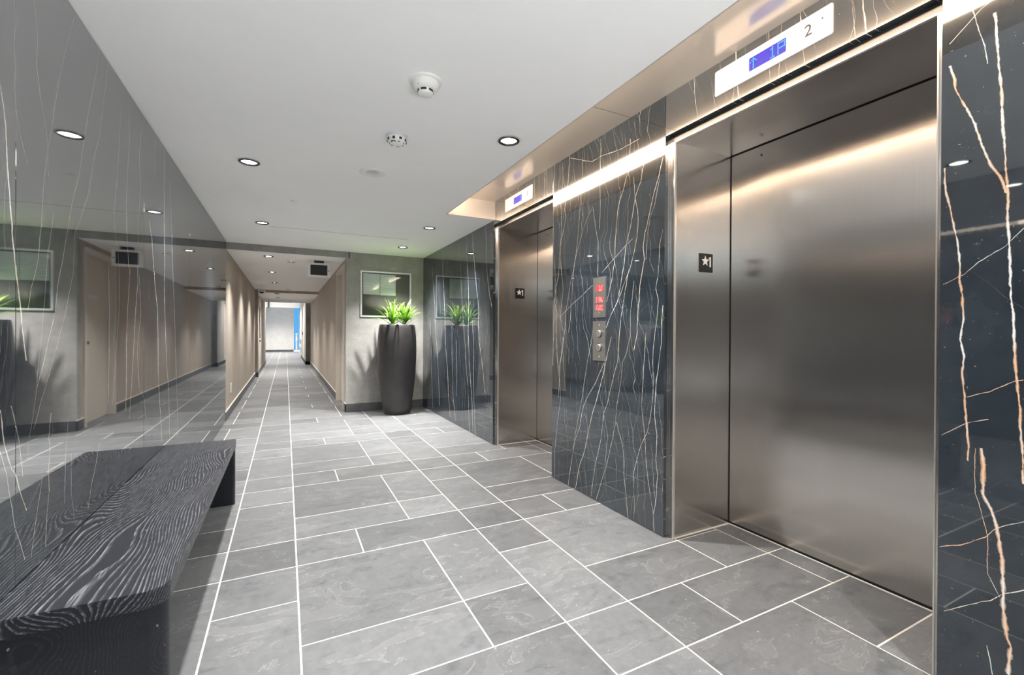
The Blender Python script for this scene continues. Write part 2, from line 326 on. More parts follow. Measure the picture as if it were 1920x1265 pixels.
M['silver_frame'] = plain('silver_frame', (0.72, 0.74, 0.75), 0.3, 0.6)
M['paper'] = None
M['indicator'] = plain('pale_indicator_plate', (0.56, 0.55, 0.54), 0.4)
M['numeral'] = plain('grey_engraving', (0.045, 0.042, 0.04), 0.6)
M['screen_blue'] = emit('blue_display', (0.035, 0.02, 0.80), 0.42)
M['dots'] = emit('cyan_display_dots', (0.02, 0.70, 1.0), 0.6)
M['red'] = emit('red_display', (1.0, 0.10, 0.10), 0.42)
M['red_glyph'] = emit('pale_red_glyph', (1.0, 0.66, 0.66), 0.5)
M['plaque'] = plain('black_plaque', (0.008, 0.008, 0.008), 0.45)
M['raised'] = plain('raised_white', (0.85, 0.82, 0.78), 0.4)
M['tablet'] = emit('cyan_lit_screen', (0.10, 0.55, 0.80), 2.2)
M['soil'] = plain('dark_soil', (0.02, 0.015, 0.01), 0.9)
M['post'] = plain('white_mullion', (0.7, 0.7, 0.7), 0.4)
def thin_glass(name, tint, ior=1.5):
    t = NT(name); t.t.nodes.remove(t.b)
    tr = t.n('ShaderNodeBsdfTransparent'); tr.inputs[0].default_value = c4(*tint); gl = t.n('ShaderNodeBsdfGlossy'); gl.inputs['Roughness'].default_value = 0.0
    fr = t.n('ShaderNodeFresnel'); fr.inputs[0].default_value = ior; mx = t.n('ShaderNodeMixShader')
    t.l(fr.outputs[0], mx.inputs[0]); t.l(tr.outputs[0], mx.inputs[1]); t.l(gl.outputs[0], mx.inputs[2]); t.l(mx.outputs[0], t.out.inputs[0])
    return t.mat
M['glass'] = thin_glass('cover_glass', (0.97, 0.98, 0.97), 1.36)
M['blue_pane'] = thin_glass('blue_tinted_glass', (0.115, 0.225, 0.310))
# notice paper with faint printed lines
t = NT('printed_notice'); geo = t.n('ShaderNodeNewGeometry'); sp = t.n('ShaderNodeSeparateXYZ'); t.l(geo.outputs['Position'], sp.inputs[0])
ln = t.m('LESS_THAN', t.m('FRACT', t.m('MULTIPLY', sp.outputs[2], 46.0)), 0.35)
gt = t.m('GREATER_THAN', t.noise(t.map(geo.outputs['Position'], (6, 1, 30)), 1.0, 2.0), 0.47)
t.set(Base_Color=t.mix(t.m('MULTIPLY', t.m('MULTIPLY', ln, gt), 0.30), c4(0.82, 0.88, 0.87), c4(0.35, 0.38, 0.4)), Roughness=0.6); M['paper'] = t.mat
# vase
t = NT('charcoal_hammered_ceramic'); geo = t.n('ShaderNodeNewGeometry')
nz = t.noise(geo.outputs['Position'], 120.0, 3.0, 0.6); big = t.noise(geo.outputs['Position'], 8.0, 3.0)
t.set(Base_Color=t.mix(big, c4(0.022, 0.020, 0.021), c4(0.045, 0.041, 0.042)), Roughness=0.38); t.bump(nz, 0.5, 0.004); M['vase'] = t.mat
# leaves
t = NT('bright_green_leaf'); tc = t.n('ShaderNodeTexCoord'); sp = t.n('ShaderNodeSeparateXYZ'); t.l(tc.outputs['Object'], sp.inputs[0])
oi = t.n('ShaderNodeObjectInfo')
lc = t.mix(oi.outputs['Random'], c4(0.10, 0.30, 0.025), c4(0.30, 0.52, 0.07))
t.set(Base_Color=t.mix(t.m('MULTIPLY_ADD', sp.outputs[2], 4.0, -0.2, True), lc, c4(0.52, 0.66, 0.22)), Roughness=0.35, Subsurface_Weight=0.0); M['leaf'] = t.mat

# ------------------------------------------------------------------ mesh helpers
def link(name, me, mat, parent=None):
    o = bpy.data.objects.new(name, me); COL.objects.link(o)
    if mat is not None and not me.materials: me.materials.append(mat)
    if parent is not None: o.parent = parent
    return o
def obj(name, bm, mat, parent=None, smooth=False):
    me = bpy.data.meshes.new(name); bmesh.ops.recalc_face_normals(bm, faces=bm.faces); bm.to_mesh(me); bm.free()
    if smooth:
        for f in me.polygons: f.use_smooth = True
    return link(name, me, mat, parent)
def tag(o, label=None, cat=None, group=None, kind=None):
    if label: o['label'] = label
    if cat: o['category'] = cat
    if group: o['group'] = group
    if kind: o['kind'] = kind
    return o
def empty(name, loc=(0, 0, 0), rz=0.0):
    o = bpy.data.objects.new(name, None); COL.objects.link(o); o.empty_display_size = 0.05; o.location = loc; o.rotation_euler = (0, 0, rz); return o
def addbox(bm, x0, x1, y0, y1, z0, z1):
    vs = [bm.verts.new(p) for p in ((x0,y0,z0),(x1,y0,z0),(x1,y1,z0),(x0,y1,z0),(x0,y0,z1),(x1,y0,z1),(x1,y1,z1),(x0,y1,z1))]
    for f in ((0,3,2,1),(4,5,6,7),(0,1,5,4),(1,2,6,5),(2,3,7,6),(3,0,4,7)): bm.faces.new([vs[i] for i in f])
    return vs
def bx(*b, bev=0.0, seg=2):
    bm = bmesh.new(); addbox(bm, *b)
    if bev: bmesh.ops.bevel(bm, geom=bm.edges[:], offset=bev, segments=seg, affect='EDGES', profile=0.6)
    return bm
def boxes(*bs):
    bm = bmesh.new()
    for b in bs: addbox(bm, *b)
    return bm
def struct(name, bm, mat, parent=None):
    o = obj(name, bm, mat, parent)
    if parent is None: o['kind'] = 'structure'
    return o
def lathe(profile, seg=32, centre=(0, 0), closed=False):
    bm = bmesh.new(); rings = []
    for r, z in profile:
        if r < 1e-6: rings.append([bm.verts.new((centre[0], centre[1], z))])
        else: rings.append([bm.verts.new((centre[0]+r*math.cos(2*math.pi*k/seg), centre[1]+r*math.sin(2*math.pi*k/seg), z)) for k in range(seg)])
    for a, b in zip(rings, rings[1:]):
        for k in range(seg):
            k2 = (k+1) % seg
            if len(a) == 1 and len(b) == 1: continue
            if len(a) == 1: bm.faces.new((a[0], b[k], b[k2]))
            elif len(b) == 1: bm.faces.new((a[k], a[k2], b[0]))
            else: bm.faces.new((a[k], a[k2], b[k2], b[k]))
    return bm
def prism(poly, z0, z1, bm=None):
    """poly in (x, y); extruded along z"""
    bm = bm or bmesh.new()
    a = [bm.verts.new((x, y, z0)) for x, y in poly]; b = [bm.verts.new((x, y, z1)) for x, y in poly]
    bm.faces.new(a[::-1]); bm.faces.new(b); n = len(poly)
    for i in range(n): bm.faces.new((a[i], a[(i+1) % n], b[(i+1) % n], b[i]))
    return bm
def rrect(w, h, r, seg=5):
    pts = []
    for cx, cy, a in ((w/2-r, h/2-r, 0), (-w/2+r, h/2-r, 90), (-w/2+r, -h/2+r, 180), (w/2-r, -h/2+r, 270)):
        for k in range(seg+1):
            q = math.radians(a + 90*k/seg); pts.append((cx + r*math.cos(q), cy + r*math.sin(q)))
    return pts
# plane frames: local x -> right as seen by a viewer in front, local y -> up, local z -> toward the viewer
FACE_MX = lambda X, Y, Z: Matrix(((0, 0, -1, X), (-1, 0, 0, Y), (0, 1, 0, Z), (0, 0, 0, 1)))   # on a surface facing -X
FACE_MY = lambda X, Y, Z: Matrix(((1, 0, 0, X), (0, 0, -1, Y), (0, 1, 0, Z), (0, 0, 0, 1)))    # on a surface facing -Y
def placed(bm, mx):
    bmesh.ops.transform(bm, matrix=mx, verts=bm.verts); return bm
def textmesh(txt, size):
    cu = bpy.data.curves.new('lettering', 'FONT'); cu.body = txt; cu.size = size; cu.align_x = 'CENTER'; cu.align_y = 'CENTER'; cu.extrude = 0.0006
    o = bpy.data.objects.new('lettering', cu); COL.objects.link(o)
    dg = bpy.context.evaluated_depsgraph_get(); me = bpy.data.meshes.new_from_object(o.evaluated_get(dg))
    bpy.data.objects.remove(o, do_unlink=True)
    bm = bmesh.new(); bm.from_mesh(me); bpy.data.meshes.remove(me); return bm

# ================================================================== FLOOR
GX0, GU, GY0, GV = -0.2591, 0.3092, 0.840, 0.3069
PATTERN = [(0,1,0,1), (0,1,1,2), (0,1,2,4), (1,2,1,2), (2,4,1,2), (1,3,2,3), (3,4,2,3), (1,3,3,5), (3,4,3,5)]
floor = struct('floor', boxes((-0.70, 2.40, YB-0.05, 6.75, -0.06, -0.0008), (-0.70, 0.90, 6.75, 12.8, -0.06, -0.0008), (-1.30, 0.95, 12.8, 29.2, -0.06, -0.0008)), M['grout'])
tag(floor, 'grey slate floor tiles with pale grout running down the hall')
GAP = 0.0034
cache = {}
far_bm = bmesh.new()
for bi in range(-4, 4):
    for bj in range(-4, 24):
        for (a, b, c, d) in PATTERN + ([(3, 4.45, -3, -2), (3, 4.45, -2, -1), (3, 4.45, -1, 0), (3, 4.45, 0, 1)] if (bi, bj) == (1, 0) else []):
            if b <= 4 and bi*4 + a >= 7 and -3 <= bj*4 + c and bj*4 + d <= 1: continue
            x0, x1 = GX0 + (bi*4 + a)*GU, GX0 + (bi*4 + b)*GU
            y0, y1 = GY0 + (bj*4 + c)*GV, GY0 + (bj*4 + d)*GV
            if y0 < 6.7: lo, hi = -0.69, 2.38
            elif y0 < 12.75: lo, hi = -0.69, 0.90
            else: lo, hi = -1.28, 0.94
            if x1 <= lo + 0.03 or x0 >= hi - 0.03 or y1 <= YB + 0.03 or y0 > 29.0: continue
            if y0 >= 4.0 and y0 < 6.7 and x0 >= 1.95: continue
            g = GAP
            X0 = x0 + g if x0 > lo else lo; X1 = x1 - g if x1 < hi else hi
            Y0 = y0 + g if y0 > YB else YB; Y1 = y1 - g if y1 < 29.1 else 29.1
            if y0 > 10.2:
                addbox(far_bm, X0, X1, Y0, Y1, -0.010, 0.0); continue
            sx, sy = round(X1 - X0, 4), round(Y1 - Y0, 4)
            if (sx, sy) not in cache:
                bm = bx(-sx/2, sx/2, -sy/2, sy/2, -0.010, 0.0)
                me = bpy.data.meshes.new('tile'); bmesh.ops.recalc_face_normals(bm, faces=bm.faces); bm.to_mesh(me); bm.free(); me.materials.append(M['slate'])
                cache[(sx, sy)] = me
            o = link('tile', cache[(sx, sy)], None, floor); o.location = ((X0+X1)/2, (Y0+Y1)/2, 0)
o = obj('distant_tiles', far_bm, M['slate'], floor); o['kind'] = 'stuff'

# ================================================================== CEILINGS
ceil = struct('ceiling', boxes((-0.80, 1.36, YB-0.1, YF+0.0, ZC, ZC+0.30), (1.36, 2.45, 4.08, YF, ZC, ZC+0.30), (1.36, 2.45, YB-0.1, -0.45, ZC, ZC+0.30)), M['ceiling'])
tag(ceil, 'flat white lobby ceiling above the benches and lifts')
obj('control_joint', bx(-0.16, 1.335, 5.44, 5.446, ZC-0.0006, ZC+0.001), M['joint'], ceil).rotation_euler = (0, 0, 0)
cove = struct('trim_1', boxes((1.36, 1.88, -0.45, 4.08, ZCOVE, ZCOVE+0.03)), M['champagne'])
tag(cove, 'champagne metal lined lighting recess above the lift doors')
obj('recess_side', bx(1.3595, 1.366, -0.45, 4.08, ZC-0.001, ZCOVE), M['champagne'], cove)
obj('recess_end', bx(1.366, 1.859, 4.072, 4.0805, ZC-0.001, ZCOVE), M['champagne'], cove)
obj('recess_end', bx(1.366, 1.859, -0.4505, -0.442, ZC-0.001, ZCOVE), M['champagne'], cove)
obj('panel_joint', bx(1.366, 1.859, 2.10, 2.103, ZCOVE-0.0006, ZCOVE+0.001), M['joint'], cove)
led = obj('warm_light_strip', bx(1.372, 1.392, -0.43, 4.05, 2.385, 2.418), M['led'])
tag(led, 'warm white light strip along the top of the lift lighting recess', 'light strip')
corr_ceil = struct('ceiling_corridor', boxes((-0.72, 0.80, YF+0.0, 12.7, ZK, ZK+0.30)), M['ceiling'])
tag(corr_ceil, 'lower white ceiling of the corridor')
corr_ceil2 = struct('ceiling_corridor_far', boxes((-0.72, 0.80, 12.72, 16.75, ZK2, ZK2+0.30), (-1.40, 1.1, 16.75, 29.4, 2.75, 2.85), (-1.40, 1.1, 16.75, 16.8, ZK2, 2.8)), M['ceiling'])
tag(corr_ceil2, 'white ceiling at the far end of the corridor')
struct('trim_2', bx(-0.70, XK+0.03, YF-0.012, YF+0.012, ZK, ZC), M['taupe'])
struct('trim_3', bx(-0.70, XK+0.03, 12.69, 12.72, ZK2, ZK), M['veneer'])
struct('trim_4', bx(-1.3, 0.95, 26.9, 27.0, 2.42, 2.76), M['ceiling'])

# ================================================================== LEFT WALL (polished stone)
M['marble_left'] = marble('polished_black_stone_left', VEINS_LEFT, (), 0.6, 5.6, seed=2.0, thick=1.15)
M['marble_centre'] = marble('polished_black_stone_centre', VEINS_CENTRE, VEINS_CENTRE_CROSS, 1.1, seed=5.0, thick=1.6)
M['marble_near'] = marble('polished_black_stone_near', VEINS_NEAR, VEINS_NEAR_CROSS, 0.0, 1.85, warm=(0.72, 0.45, 0.28), seed=9.0, thick=1.1)
M['marble_far'] = marble('polished_black_stone_far', VEINS_FAR, (), 1.2, seed=14.0, thick=2.0)
M['marble_lintel'] = marble('polished_black_stone_lintel', [(w_, [(2.19, y_), (2.30, y_ + d_), (2.44, y_ + d_*1.6)]) for w_, y_, d_ in ((9, 0.865, 0.012), (3, 0.90, 0.01), (7, 1.08, 0.014), (3, 1.19, -0.008), (4, 1.225, 0.006), (6, 1.375, 0.01), (4, 1.41, -0.012), (3, 1.60, 0.02), (4, 3.06, 0.012), (5, 3.12, -0.008), (3, 3.19, 0.01), (6, 3.26, 0.012), (3, 3.42, -0.01), (5, 3.55, 0.015), (4, 3.72, 0.01), (6, 3.86, -0.012), (4, 3.98, 0.01), (5, 4.05, 0.012))], (), 1.0, 4.0, seed=21.0)
wl = struct('wall_left', bx(-0.85, XL-0.022, YB, 6.57, 0.0, 2.40), M['taupe'])
tag(wl, 'polished black veined stone wall behind the bench')
seams = [YB, -0.78, 0.47, 1.72, 2.97, 4.22, 5.47, 6.57]
for a, b in zip(seams, seams[1:]):
    obj('stone_panel', bx(XL-0.020, XL, a+0.0012, b-0.0012, 0.001, ZC-0.004, bev=0.0008, seg=1), M['marble_left'], wl)
obj('shadow_gap', bx(XL-0.021, XL-0.004, YB, 6.57, ZC-0.005, ZC-0.0005), M['joint'], wl)

# ================================================================== RIGHT WALL (stone around the lifts)
E2 = (0.660, 1.820); E1 = (2.980, 4.095); ZO = 2.205      # stone openings
wr = struct('wall_right', boxes((XR+0.022, 2.42, YB, E2[0]-0.02, 0, 2.6), (XR+0.022, 2.42, E2[1]+0.02, E1[0]-0.02, 0, 2.6), (XR+0.022, 2.42, E1[1]+0.02, YF, 0, 2.6),
                          (XR+0.022, 2.42, E2[0]-0.02, E2[1]+0.02, ZO+0.02, 2.6), (XR+0.022, 2.42, E1[0]-0.02, E1[1]+0.02, ZO+0.02, 2.6)), M['joint'])
tag(wr, 'polished black veined stone wall around the two lift doors')
def slab(mat, y0, y1, z0, z1): return obj('stone_panel', bx(XR, XR+0.020, y0+0.001, y1-0.001, z0, z1, bev=0.0010, seg=1), M[mat], wr)
slab('marble_near', -0.62, E2[0], 0.001, ZCOVE); slab('marble_near', YB, -0.62, 0.001, ZC-0.001)
slab('marble_lintel', E2[0], E2[1], ZO, ZCOVE)
slab('marble_centre', E2[1], E1[0], 0.001, ZCOVE)
slab('marble_lintel', E1[0], E1[1], ZO, ZCOVE)
slab('marble_far', E1[1], YF, 0.001, ZC-0.001)
for (y0, y1) in (E2, E1):        # stone returns lining the openings
    for a, b in ((y0-0.019, y0), (y1, y1+0.019)): obj('stone_return', bx(XR+0.020, XR+0.055, a, b, 0.001, ZO), M['marble_lintel'], wr)
    obj('stone_return', bx(XR+0.020, XR+0.055, y0, y1, ZO, ZO+0.019), M['marble_lintel'], wr)

# ================================================================== LIFTS
def lift(y0, y1, label, plaque_y):
    """y0/y1: stone opening"""
    t = empty('elevator_entrance', ((XR+XD)/2, (y0+y1)/2, 0))
    def P(name, bm, mat, parent=None):
        o = obj(name, bm, M[mat])
        o.parent = parent or t
        o.matrix_parent_inverse = Matrix.Translation(-t.location) if parent is None else Matrix.Identity(4)
        return o
    a, b, zt = y0 + 0.018, y1 - 0.036, 2.170
    x0, x1 = XR + 0.040, XD
    P('jamb', bx(x0, x1, b, b+0.012, 0.0, zt), 'steel'); P('jamb', bx(x0, x1, a-0.012, a, 0.0, zt), 'steel')
    P('head_soffit', bx(x0, x1-0.004, a, b, zt, zt+0.012), 'steel')
    P('front_trim', bx(x0-0.006, x0, b+0.0005, y1-0.001, 0, zt+0.001), 'steel'); P('edge_strip', bx(x0-0.009, x0+0.004, b-0.0035, b+0.001, 0, zt), 'steel_edge')
    P('front_trim', bx(x0-0.006, x0, y0+0.001, a-0.0005, 0, zt+0.001), 'steel'); P('edge_strip', bx(x0-0.009, x0+0.004, a-0.001, a+0.0035, 0, zt), 'steel_edge')
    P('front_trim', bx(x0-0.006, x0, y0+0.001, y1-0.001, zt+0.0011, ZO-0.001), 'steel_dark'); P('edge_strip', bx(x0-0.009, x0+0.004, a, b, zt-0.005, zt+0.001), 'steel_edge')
    d = P('door', bx(x1, x1+0.03, a+0.012, b-0.006, 0.017, zt-0.006), 'steel')
    k = obj('keyhole', placed(lathe([(0, 0.0012), (0.006, 0.0012), (0.006, 0)], 14), FACE_MX(x1, b-0.19, 2.114)), M['gap'], d)
    P('door_gap', bx(x1+0.006, x1+0.05, a-0.01, b+0.01, 0.0, zt+0.03), 'gap')
    P('sill', bx(x1-0.006, x1+0.003, a, b, 0.0005, 0.0035), 'sill')
    P('caulk', bx(x0, x1, b-0.006, b, 0.0003, 0.004), 'grout'); P('caulk', bx(x0, x1, a, a+0.006, 0.0003, 0.004), 'grout')
    tag(t, label, 'elevator')
    # floor number plaque on the far jamb
    pl = empty('floor_plaque', (2.138, b, 1.527))
    def Q(name, bm, mat):
        o = obj(name, placed(bm, FACE_MY(2.138, b, 1.527)), M[mat]); o.parent = pl; o.matrix_parent_inverse = Matrix.Translation(-pl.location); return o
    Q('plate', prism(rrect(0.106, 0.106, 0.002, 2), 0.0, 0.004), 'plaque')
    st = []
    for i in range(10):
        r = 0.031 if i % 2 == 0 else 0.0135; q = math.pi/2 + i*math.pi/5
        st.append((-0.009 + r*math.cos(q), 0.010 + r*math.sin(q)))
    Q('raised_star', prism(st, 0.004, 0.0055), 'raised')
    Q('raised_numeral', prism([(0.026, -0.022), (0.036, -0.022), (0.036, 0.036), (0.030, 0.036), (0.018, 0.028), (0.018, 0.022), (0.026, 0.026)], 0.004, 0.0055), 'raised')
    tag(pl, plaque_y, 'sign')
    return t
lift(E2[0], E2[1], 'brushed steel lift doorway numbered 2, the nearer one beside the large veined panel', 'black star-one floor plaque on the jamb of the nearer lift')
lift(E1[0], E1[1], 'brushed steel lift doorway numbered 1, the farther one near the plant', 'black star-one floor plaque on the jamb of the farther lift')

GLYPH = {'^': ['00100','01110','10101','00100','00100','00100','00100'], '1': ['00100','01100','00100','00100','00100','00100','01110'],
         'P': ['11111','10001','10001','11111','10000','10000','10000'], 'A': ['00001']*7}
def indicator(yc, zc, num, glyphs, wd, label):
    t = empty('elevator_indicator', (XR, yc, zc))
    def Q(name, bm, mat, par=None, dx=0.0, dz=0.0):
        o = obj(name, placed(bm, FACE_MX(XR, yc + dx, zc + dz)), M[mat]); o.parent = par or t; o.matrix_parent_inverse = Matrix.Identity(4) if par else Matrix.Translation(-t.location); return o
    Q('plate', prism(rrect(0.524, 0.118, 0.007), 0.0, 0.004), 'indicator')
    # local x runs toward -Y (viewer's right)
    s = Q('display', prism(rrect(wd[1]-wd[0], 0.058, 0.001, 1), 0.004, 0.0046), 'screen_blue', None, -(wd[0]+wd[1])/2, 0.0)
    bm = bmesh.new()
    for gx, ch in glyphs:
        for r, row in enumerate(GLYPH[ch]):
            for c, v in enumerate(row):
                if v == '1':
                    x, y = gx + c*0.0068, 0.0215 - r*0.0072
                    addbox(bm, x-0.0022, x+0.0022, y-0.0022, y+0.0022, 0.0046, 0.0050)
    Q('display_dots', bm, 'dots', s)['kind'] = 'stuff'
    q = textmesh(num, 0.064); bmesh.ops.translate(q, vec=(0.172, 0.002, 0.0046), verts=q.verts); Q('numeral', q, 'numeral')
    Q('screw', placed(lathe([(0, 0.0048), (0.0035, 0.0048), (0.0035, 0.004)], 10), Matrix.Translation((0.225, 0.02, 0))), 'numeral')
    tag(t, label, 'sign'); return t
indicator(1.239, 2.330, '2', [(-0.076, '^'), (0.012, '1'), (0.050, 'P')], (-0.083, 0.083), 'white indicator plate with 2 and blue arrow display above the nearer lift')
indicator(3.565, 2.322, '1', [(0.040, '1')], (-0.082, 0.070), 'white indicator plate with 1 and blue display above the farther lift')

def callplate(z0, z1, kind, label):
    yc, zc = 2.390, (z0+z1)/2; hh = z1 - z0
    t = empty('call_panel', (XR, yc, zc))
    def Q(name, bm, mat, par=None):
        o = obj(name, placed(bm, FACE_MX(XR, yc, zc)), M[mat]); o.parent = par or t; o.matrix_parent_inverse = Matrix.Identity(4) if par else Matrix.Translation(-t.location); return o
    Q('plate', prism(rrect(0.130, hh, 0.001, 1), 0.0, 0.005), 'plate')
    for s in (1, -1): Q('screw', placed(lathe([(0, 0.007), (0.0035, 0.0062), (0.004, 0.005)], 10), Matrix.Translation((0, s*hh*0.38 if kind == 'display' else s*hh*0.40, 0))), 'alu')
    if kind == 'display':
        for dz, rows in ((0.060, ['1110110','1110101','1111101','1110011','1110001']), (-0.016, ['0110011','1101101','0110001','1111010','0110100']), (-0.069, ['1011010','0110101','1111011','0100101','1101010'])):
            s = Q('display', placed(prism(rrect(0.078, 0.046 if dz > 0 else 0.040, 0.002, 2), 0.005, 0.006), Matrix.Translation((0.003, dz, 0))), 'red')
            bm = bmesh.new()
            for r, row in enumerate(rows):
                for c, v in enumerate(row):
                    if v == '0': addbox(bm, 0.003-0.030+c*0.010-0.004, 0.003-0.030+c*0.010+0.004, dz+0.014-r*0.007-0.0026, dz+0.014-r*0.007+0.0026, 0.006, 0.0064)
            Q('display_glyphs', bm, 'red_glyph', s)['kind'] = 'stuff'
    else:
        for dz in (0.050, -0.042):
            s = Q('button', placed(lathe([(0.024, 0.005), (0.024, 0.010), (0.019, 0.013), (0, 0.0135)], 24), Matrix.Translation((0, dz, 0))), 'alu')
            Q('button_ring', placed(lathe([(0.028, 0.005), (0.028, 0.008), (0.0245, 0.008), (0.0245, 0.005)], 24), Matrix.Translation((0, dz, 0))), 'ring', s)
    tag(t, label, 'panel'); return t
callplate(1.229, 1.495, 'display', 'steel plate with three red lit displays between the lifts')
callplate(0.942, 1.204, 'button', 'steel call plate with two round buttons below the red displays')

# ================================================================== FAR LOBBY WALL AND CORRIDOR WALLS
wf = struct('wall_far', bx(XK, XR+0.03, YF, YF+0.12, 0.0, 2.5), M['taupe']); tag(wf, 'taupe plaster wall behind the tall planter')
struct('baseboard_far', bx(XK-0.012, XR, YF-0.012, YF, 0.001, 0.112, bev=0.002, seg=1), M['base'])
DOOR = (6.90, 7.86)
wcr = struct('wall_corridor_right', boxes((XK, XK+0.11, YF+0.1201, DOOR[0]-0.02, 0, 2.5), (XK, XK+0.11, DOOR[1]+0.02, 16.95, 0, 2.5), (XK, XK+0.11, DOOR[0]-0.02, DOOR[1]+0.02, 2.07, 2.5)), M['veneer'])
tag(wcr, 'taupe vertical grain wall on the right side of the corridor')
struct('baseboard_corridor_right', boxes((XK-0.012, XK, YF-0.012, DOOR[0]-0.06, 0.001, 0.112), (XK-0.012, XK, DOOR[1]+0.06, 16.95, 0.001, 0.112)), M['base'])
struct('trim_5', boxes((XK-0.014, XK, DOOR[1]+0.06, 16.95, 0.112, 0.122), (XK-0.014, XK, YF-0.014, DOOR[0]-0.06, 0.112, 0.122)), M['basecap'])
d1 = struct('door_1', bx(XK+0.055, XK+0.095, DOOR[0]+0.004, DOOR[1]-0.004, 0.005, 2.046, bev=0.002, seg=1), M['cream'])
tag(d1, 'cream door set into the right corridor wall')
obj('door_frame', boxes((XK-0.016, XK+0.10, DOOR[0]-0.055, DOOR[0], 0, 2.10), (XK-0.016, XK+0.10, DOOR[1], DOOR[1]+0.055, 0, 2.10), (XK-0.016, XK+0.10, DOOR[0], DOOR[1], 2.05, 2.10)), M['cream_frame'], d1)
obj('door_handle', placed(lathe([(0.024, 0), (0.024, 0.006), (0.010, 0.008), (0.010, 0.040), (0.022, 0.046), (0.018, 0.062), (0, 0.064)], 16), FACE_MX(XK+0.055, DOOR[0]+0.09, 0.98)), M['ring'], d1, True)
obj('door_plaque', bx(XK+0.052, XK+0.055, DOOR[0]+0.28, DOOR[0]+0.58, 1.52, 1.56), M['grey_plastic'], d1)
wcl = struct('wall_corridor_left', boxes((-0.80, -0.675, 6.571, 12.72, 0, 2.5)), M['veneer']); tag(wcl, 'taupe vertical grain wall on the left side of the corridor')
struct('baseboard_corridor_left', bx(-0.675, -0.662, 6.572, 12.72, 0.001, 0.112, bev=0.002, seg=1), M['base'])
struct('trim_6', bx(-0.675, -0.660, 6.572, 12.72, 0.112, 0.122), M['basecap'])
struct('wall_corridor_left_pier', bx(-0.80, -0.612, 12.72, 12.95, 0, 2.3), M['veneer'])
struct('baseboard_pier', bx(-0.672, -0.604, 12.706, 12.96, 0.001, 0.115), M['base'])
wcl2 = struct('wall_corridor_left_far', boxes((-0.80, -0.640, 12.95, 18.2, 0, 2.7)), M['veneer']); tag(wcl2, 'taupe wall beyond the pier on the left side of the corridor')
struct('baseboard_corridor_left_far', bx(-0.640, -0.628, 12.96, 18.2, 0.001, 0.112), M['base'])
d2 = struct('door_2', bx(-0.641, -0.630, 13.6, 14.6, 0.005, 2.03), M['cream_frame']); tag(d2, 'pale door on the left wall far down the corridor')
obj('door_glass', bx(-0.6305, -0.628, 13.75, 14.35, 0.95, 1.8), M['dark'], d2)
obj('door_handle', bx(-0.630, -0.590, 13.68, 13.80, 0.86, 0.89), M['dark'], d2)
# far end of the corridor
struct('wall_corridor_left_end', bx(-1.30, -1.17, 18.2, 28.9, 0, 2.8), M['ceiling'])
struct('wall_corridor_return', bx(-1.30, -0.80, 18.05, 18.2, 0, 2.8), M['ceiling'])
we = struct('wall_end', bx(-1.30, 0.42, 28.6, 28.75, 0, 2.8), M['pale']); tag(we, 'pale wall closing the far end of the corridor')
struct('baseboard_end', bx(-1.17, 0.42, 28.585, 28.6, 0.001, 0.10), M['base'])
pil = struct('wall_corridor_right_pier', boxes((0.615, 0.93, 16.95, 22.0, 0, 2.8), (0.70, 0.93, 22.0, 26.6, 0, 2.8)), M['taupe']); tag(pil, 'dark taupe pier projecting into the far corridor')
struct('baseboard_pier_right', boxes((0.603, 0.86, 16.93, 16.95, 0.001, 0.11), (0.603, 0.615, 16.95, 22.0, 0.001, 0.11)), M['gap'])
d3 = struct('door_3', bx(0.607, 0.616, 18.6, 19.7, 0.01, 2.1), M['cream']); tag(d3, 'door on the side of the far pier'); obj('door_handle', bx(0.58, 0.607, 19.5, 19.6, 1.0, 1.12), M['dark'], d3)
w1 = struct('window_1', bx(0.700, 0.706, 26.6, 28.6, 0.05, 2.7), M['blue_pane']); tag(w1, 'blue tinted glass wall at the far end of the corridor')
obj('window_frame', boxes((0.68, 0.73, 26.6, 28.6, 0.0, 0.05), (0.68, 0.73, 26.6, 28.6, 2.7, 2.76), *[(0.68, 0.73, y, y+0.05, 0.0, 2.7) for y in (26.6, 28.55)]), M['post'], w1)
w2 = struct('window_2', bx(0.42, 0.70, 28.65, 28.656, 0.05, 2.7), M['blue_pane']); tag(w2, 'narrow blue tinted pane beside the far end wall')
hr = empty('handrail', (0.55, 26.0, 0)); tag(hr, 'white handrail in front of the blue glass at the corridor end', 'handrail')
for nm, bm in (('post', bx(0.50, 0.54, 25.5, 25.54, 0.0, 1.0)), ('post', bx(0.50, 0.54, 27.5, 27.54, 0.0, 1.0)), ('rail', bx(0.49, 0.55, 25.4, 27.6, 0.98, 1.03)), ('rail', bx(0.49, 0.55, 25.4, 27.6, 0.66, 0.69))):
    o = obj(nm, bm, M['post']); o.parent = hr; o.matrix_parent_inverse = Matrix.Translation(-hr.location)

# behind the camera: plain back wall
wb = struct('wall_back', bx(-0.80, 2.45, YB-0.12, YB, 0, 2.4), M['base']); tag(wb, 'dark stone wall behind the camera')

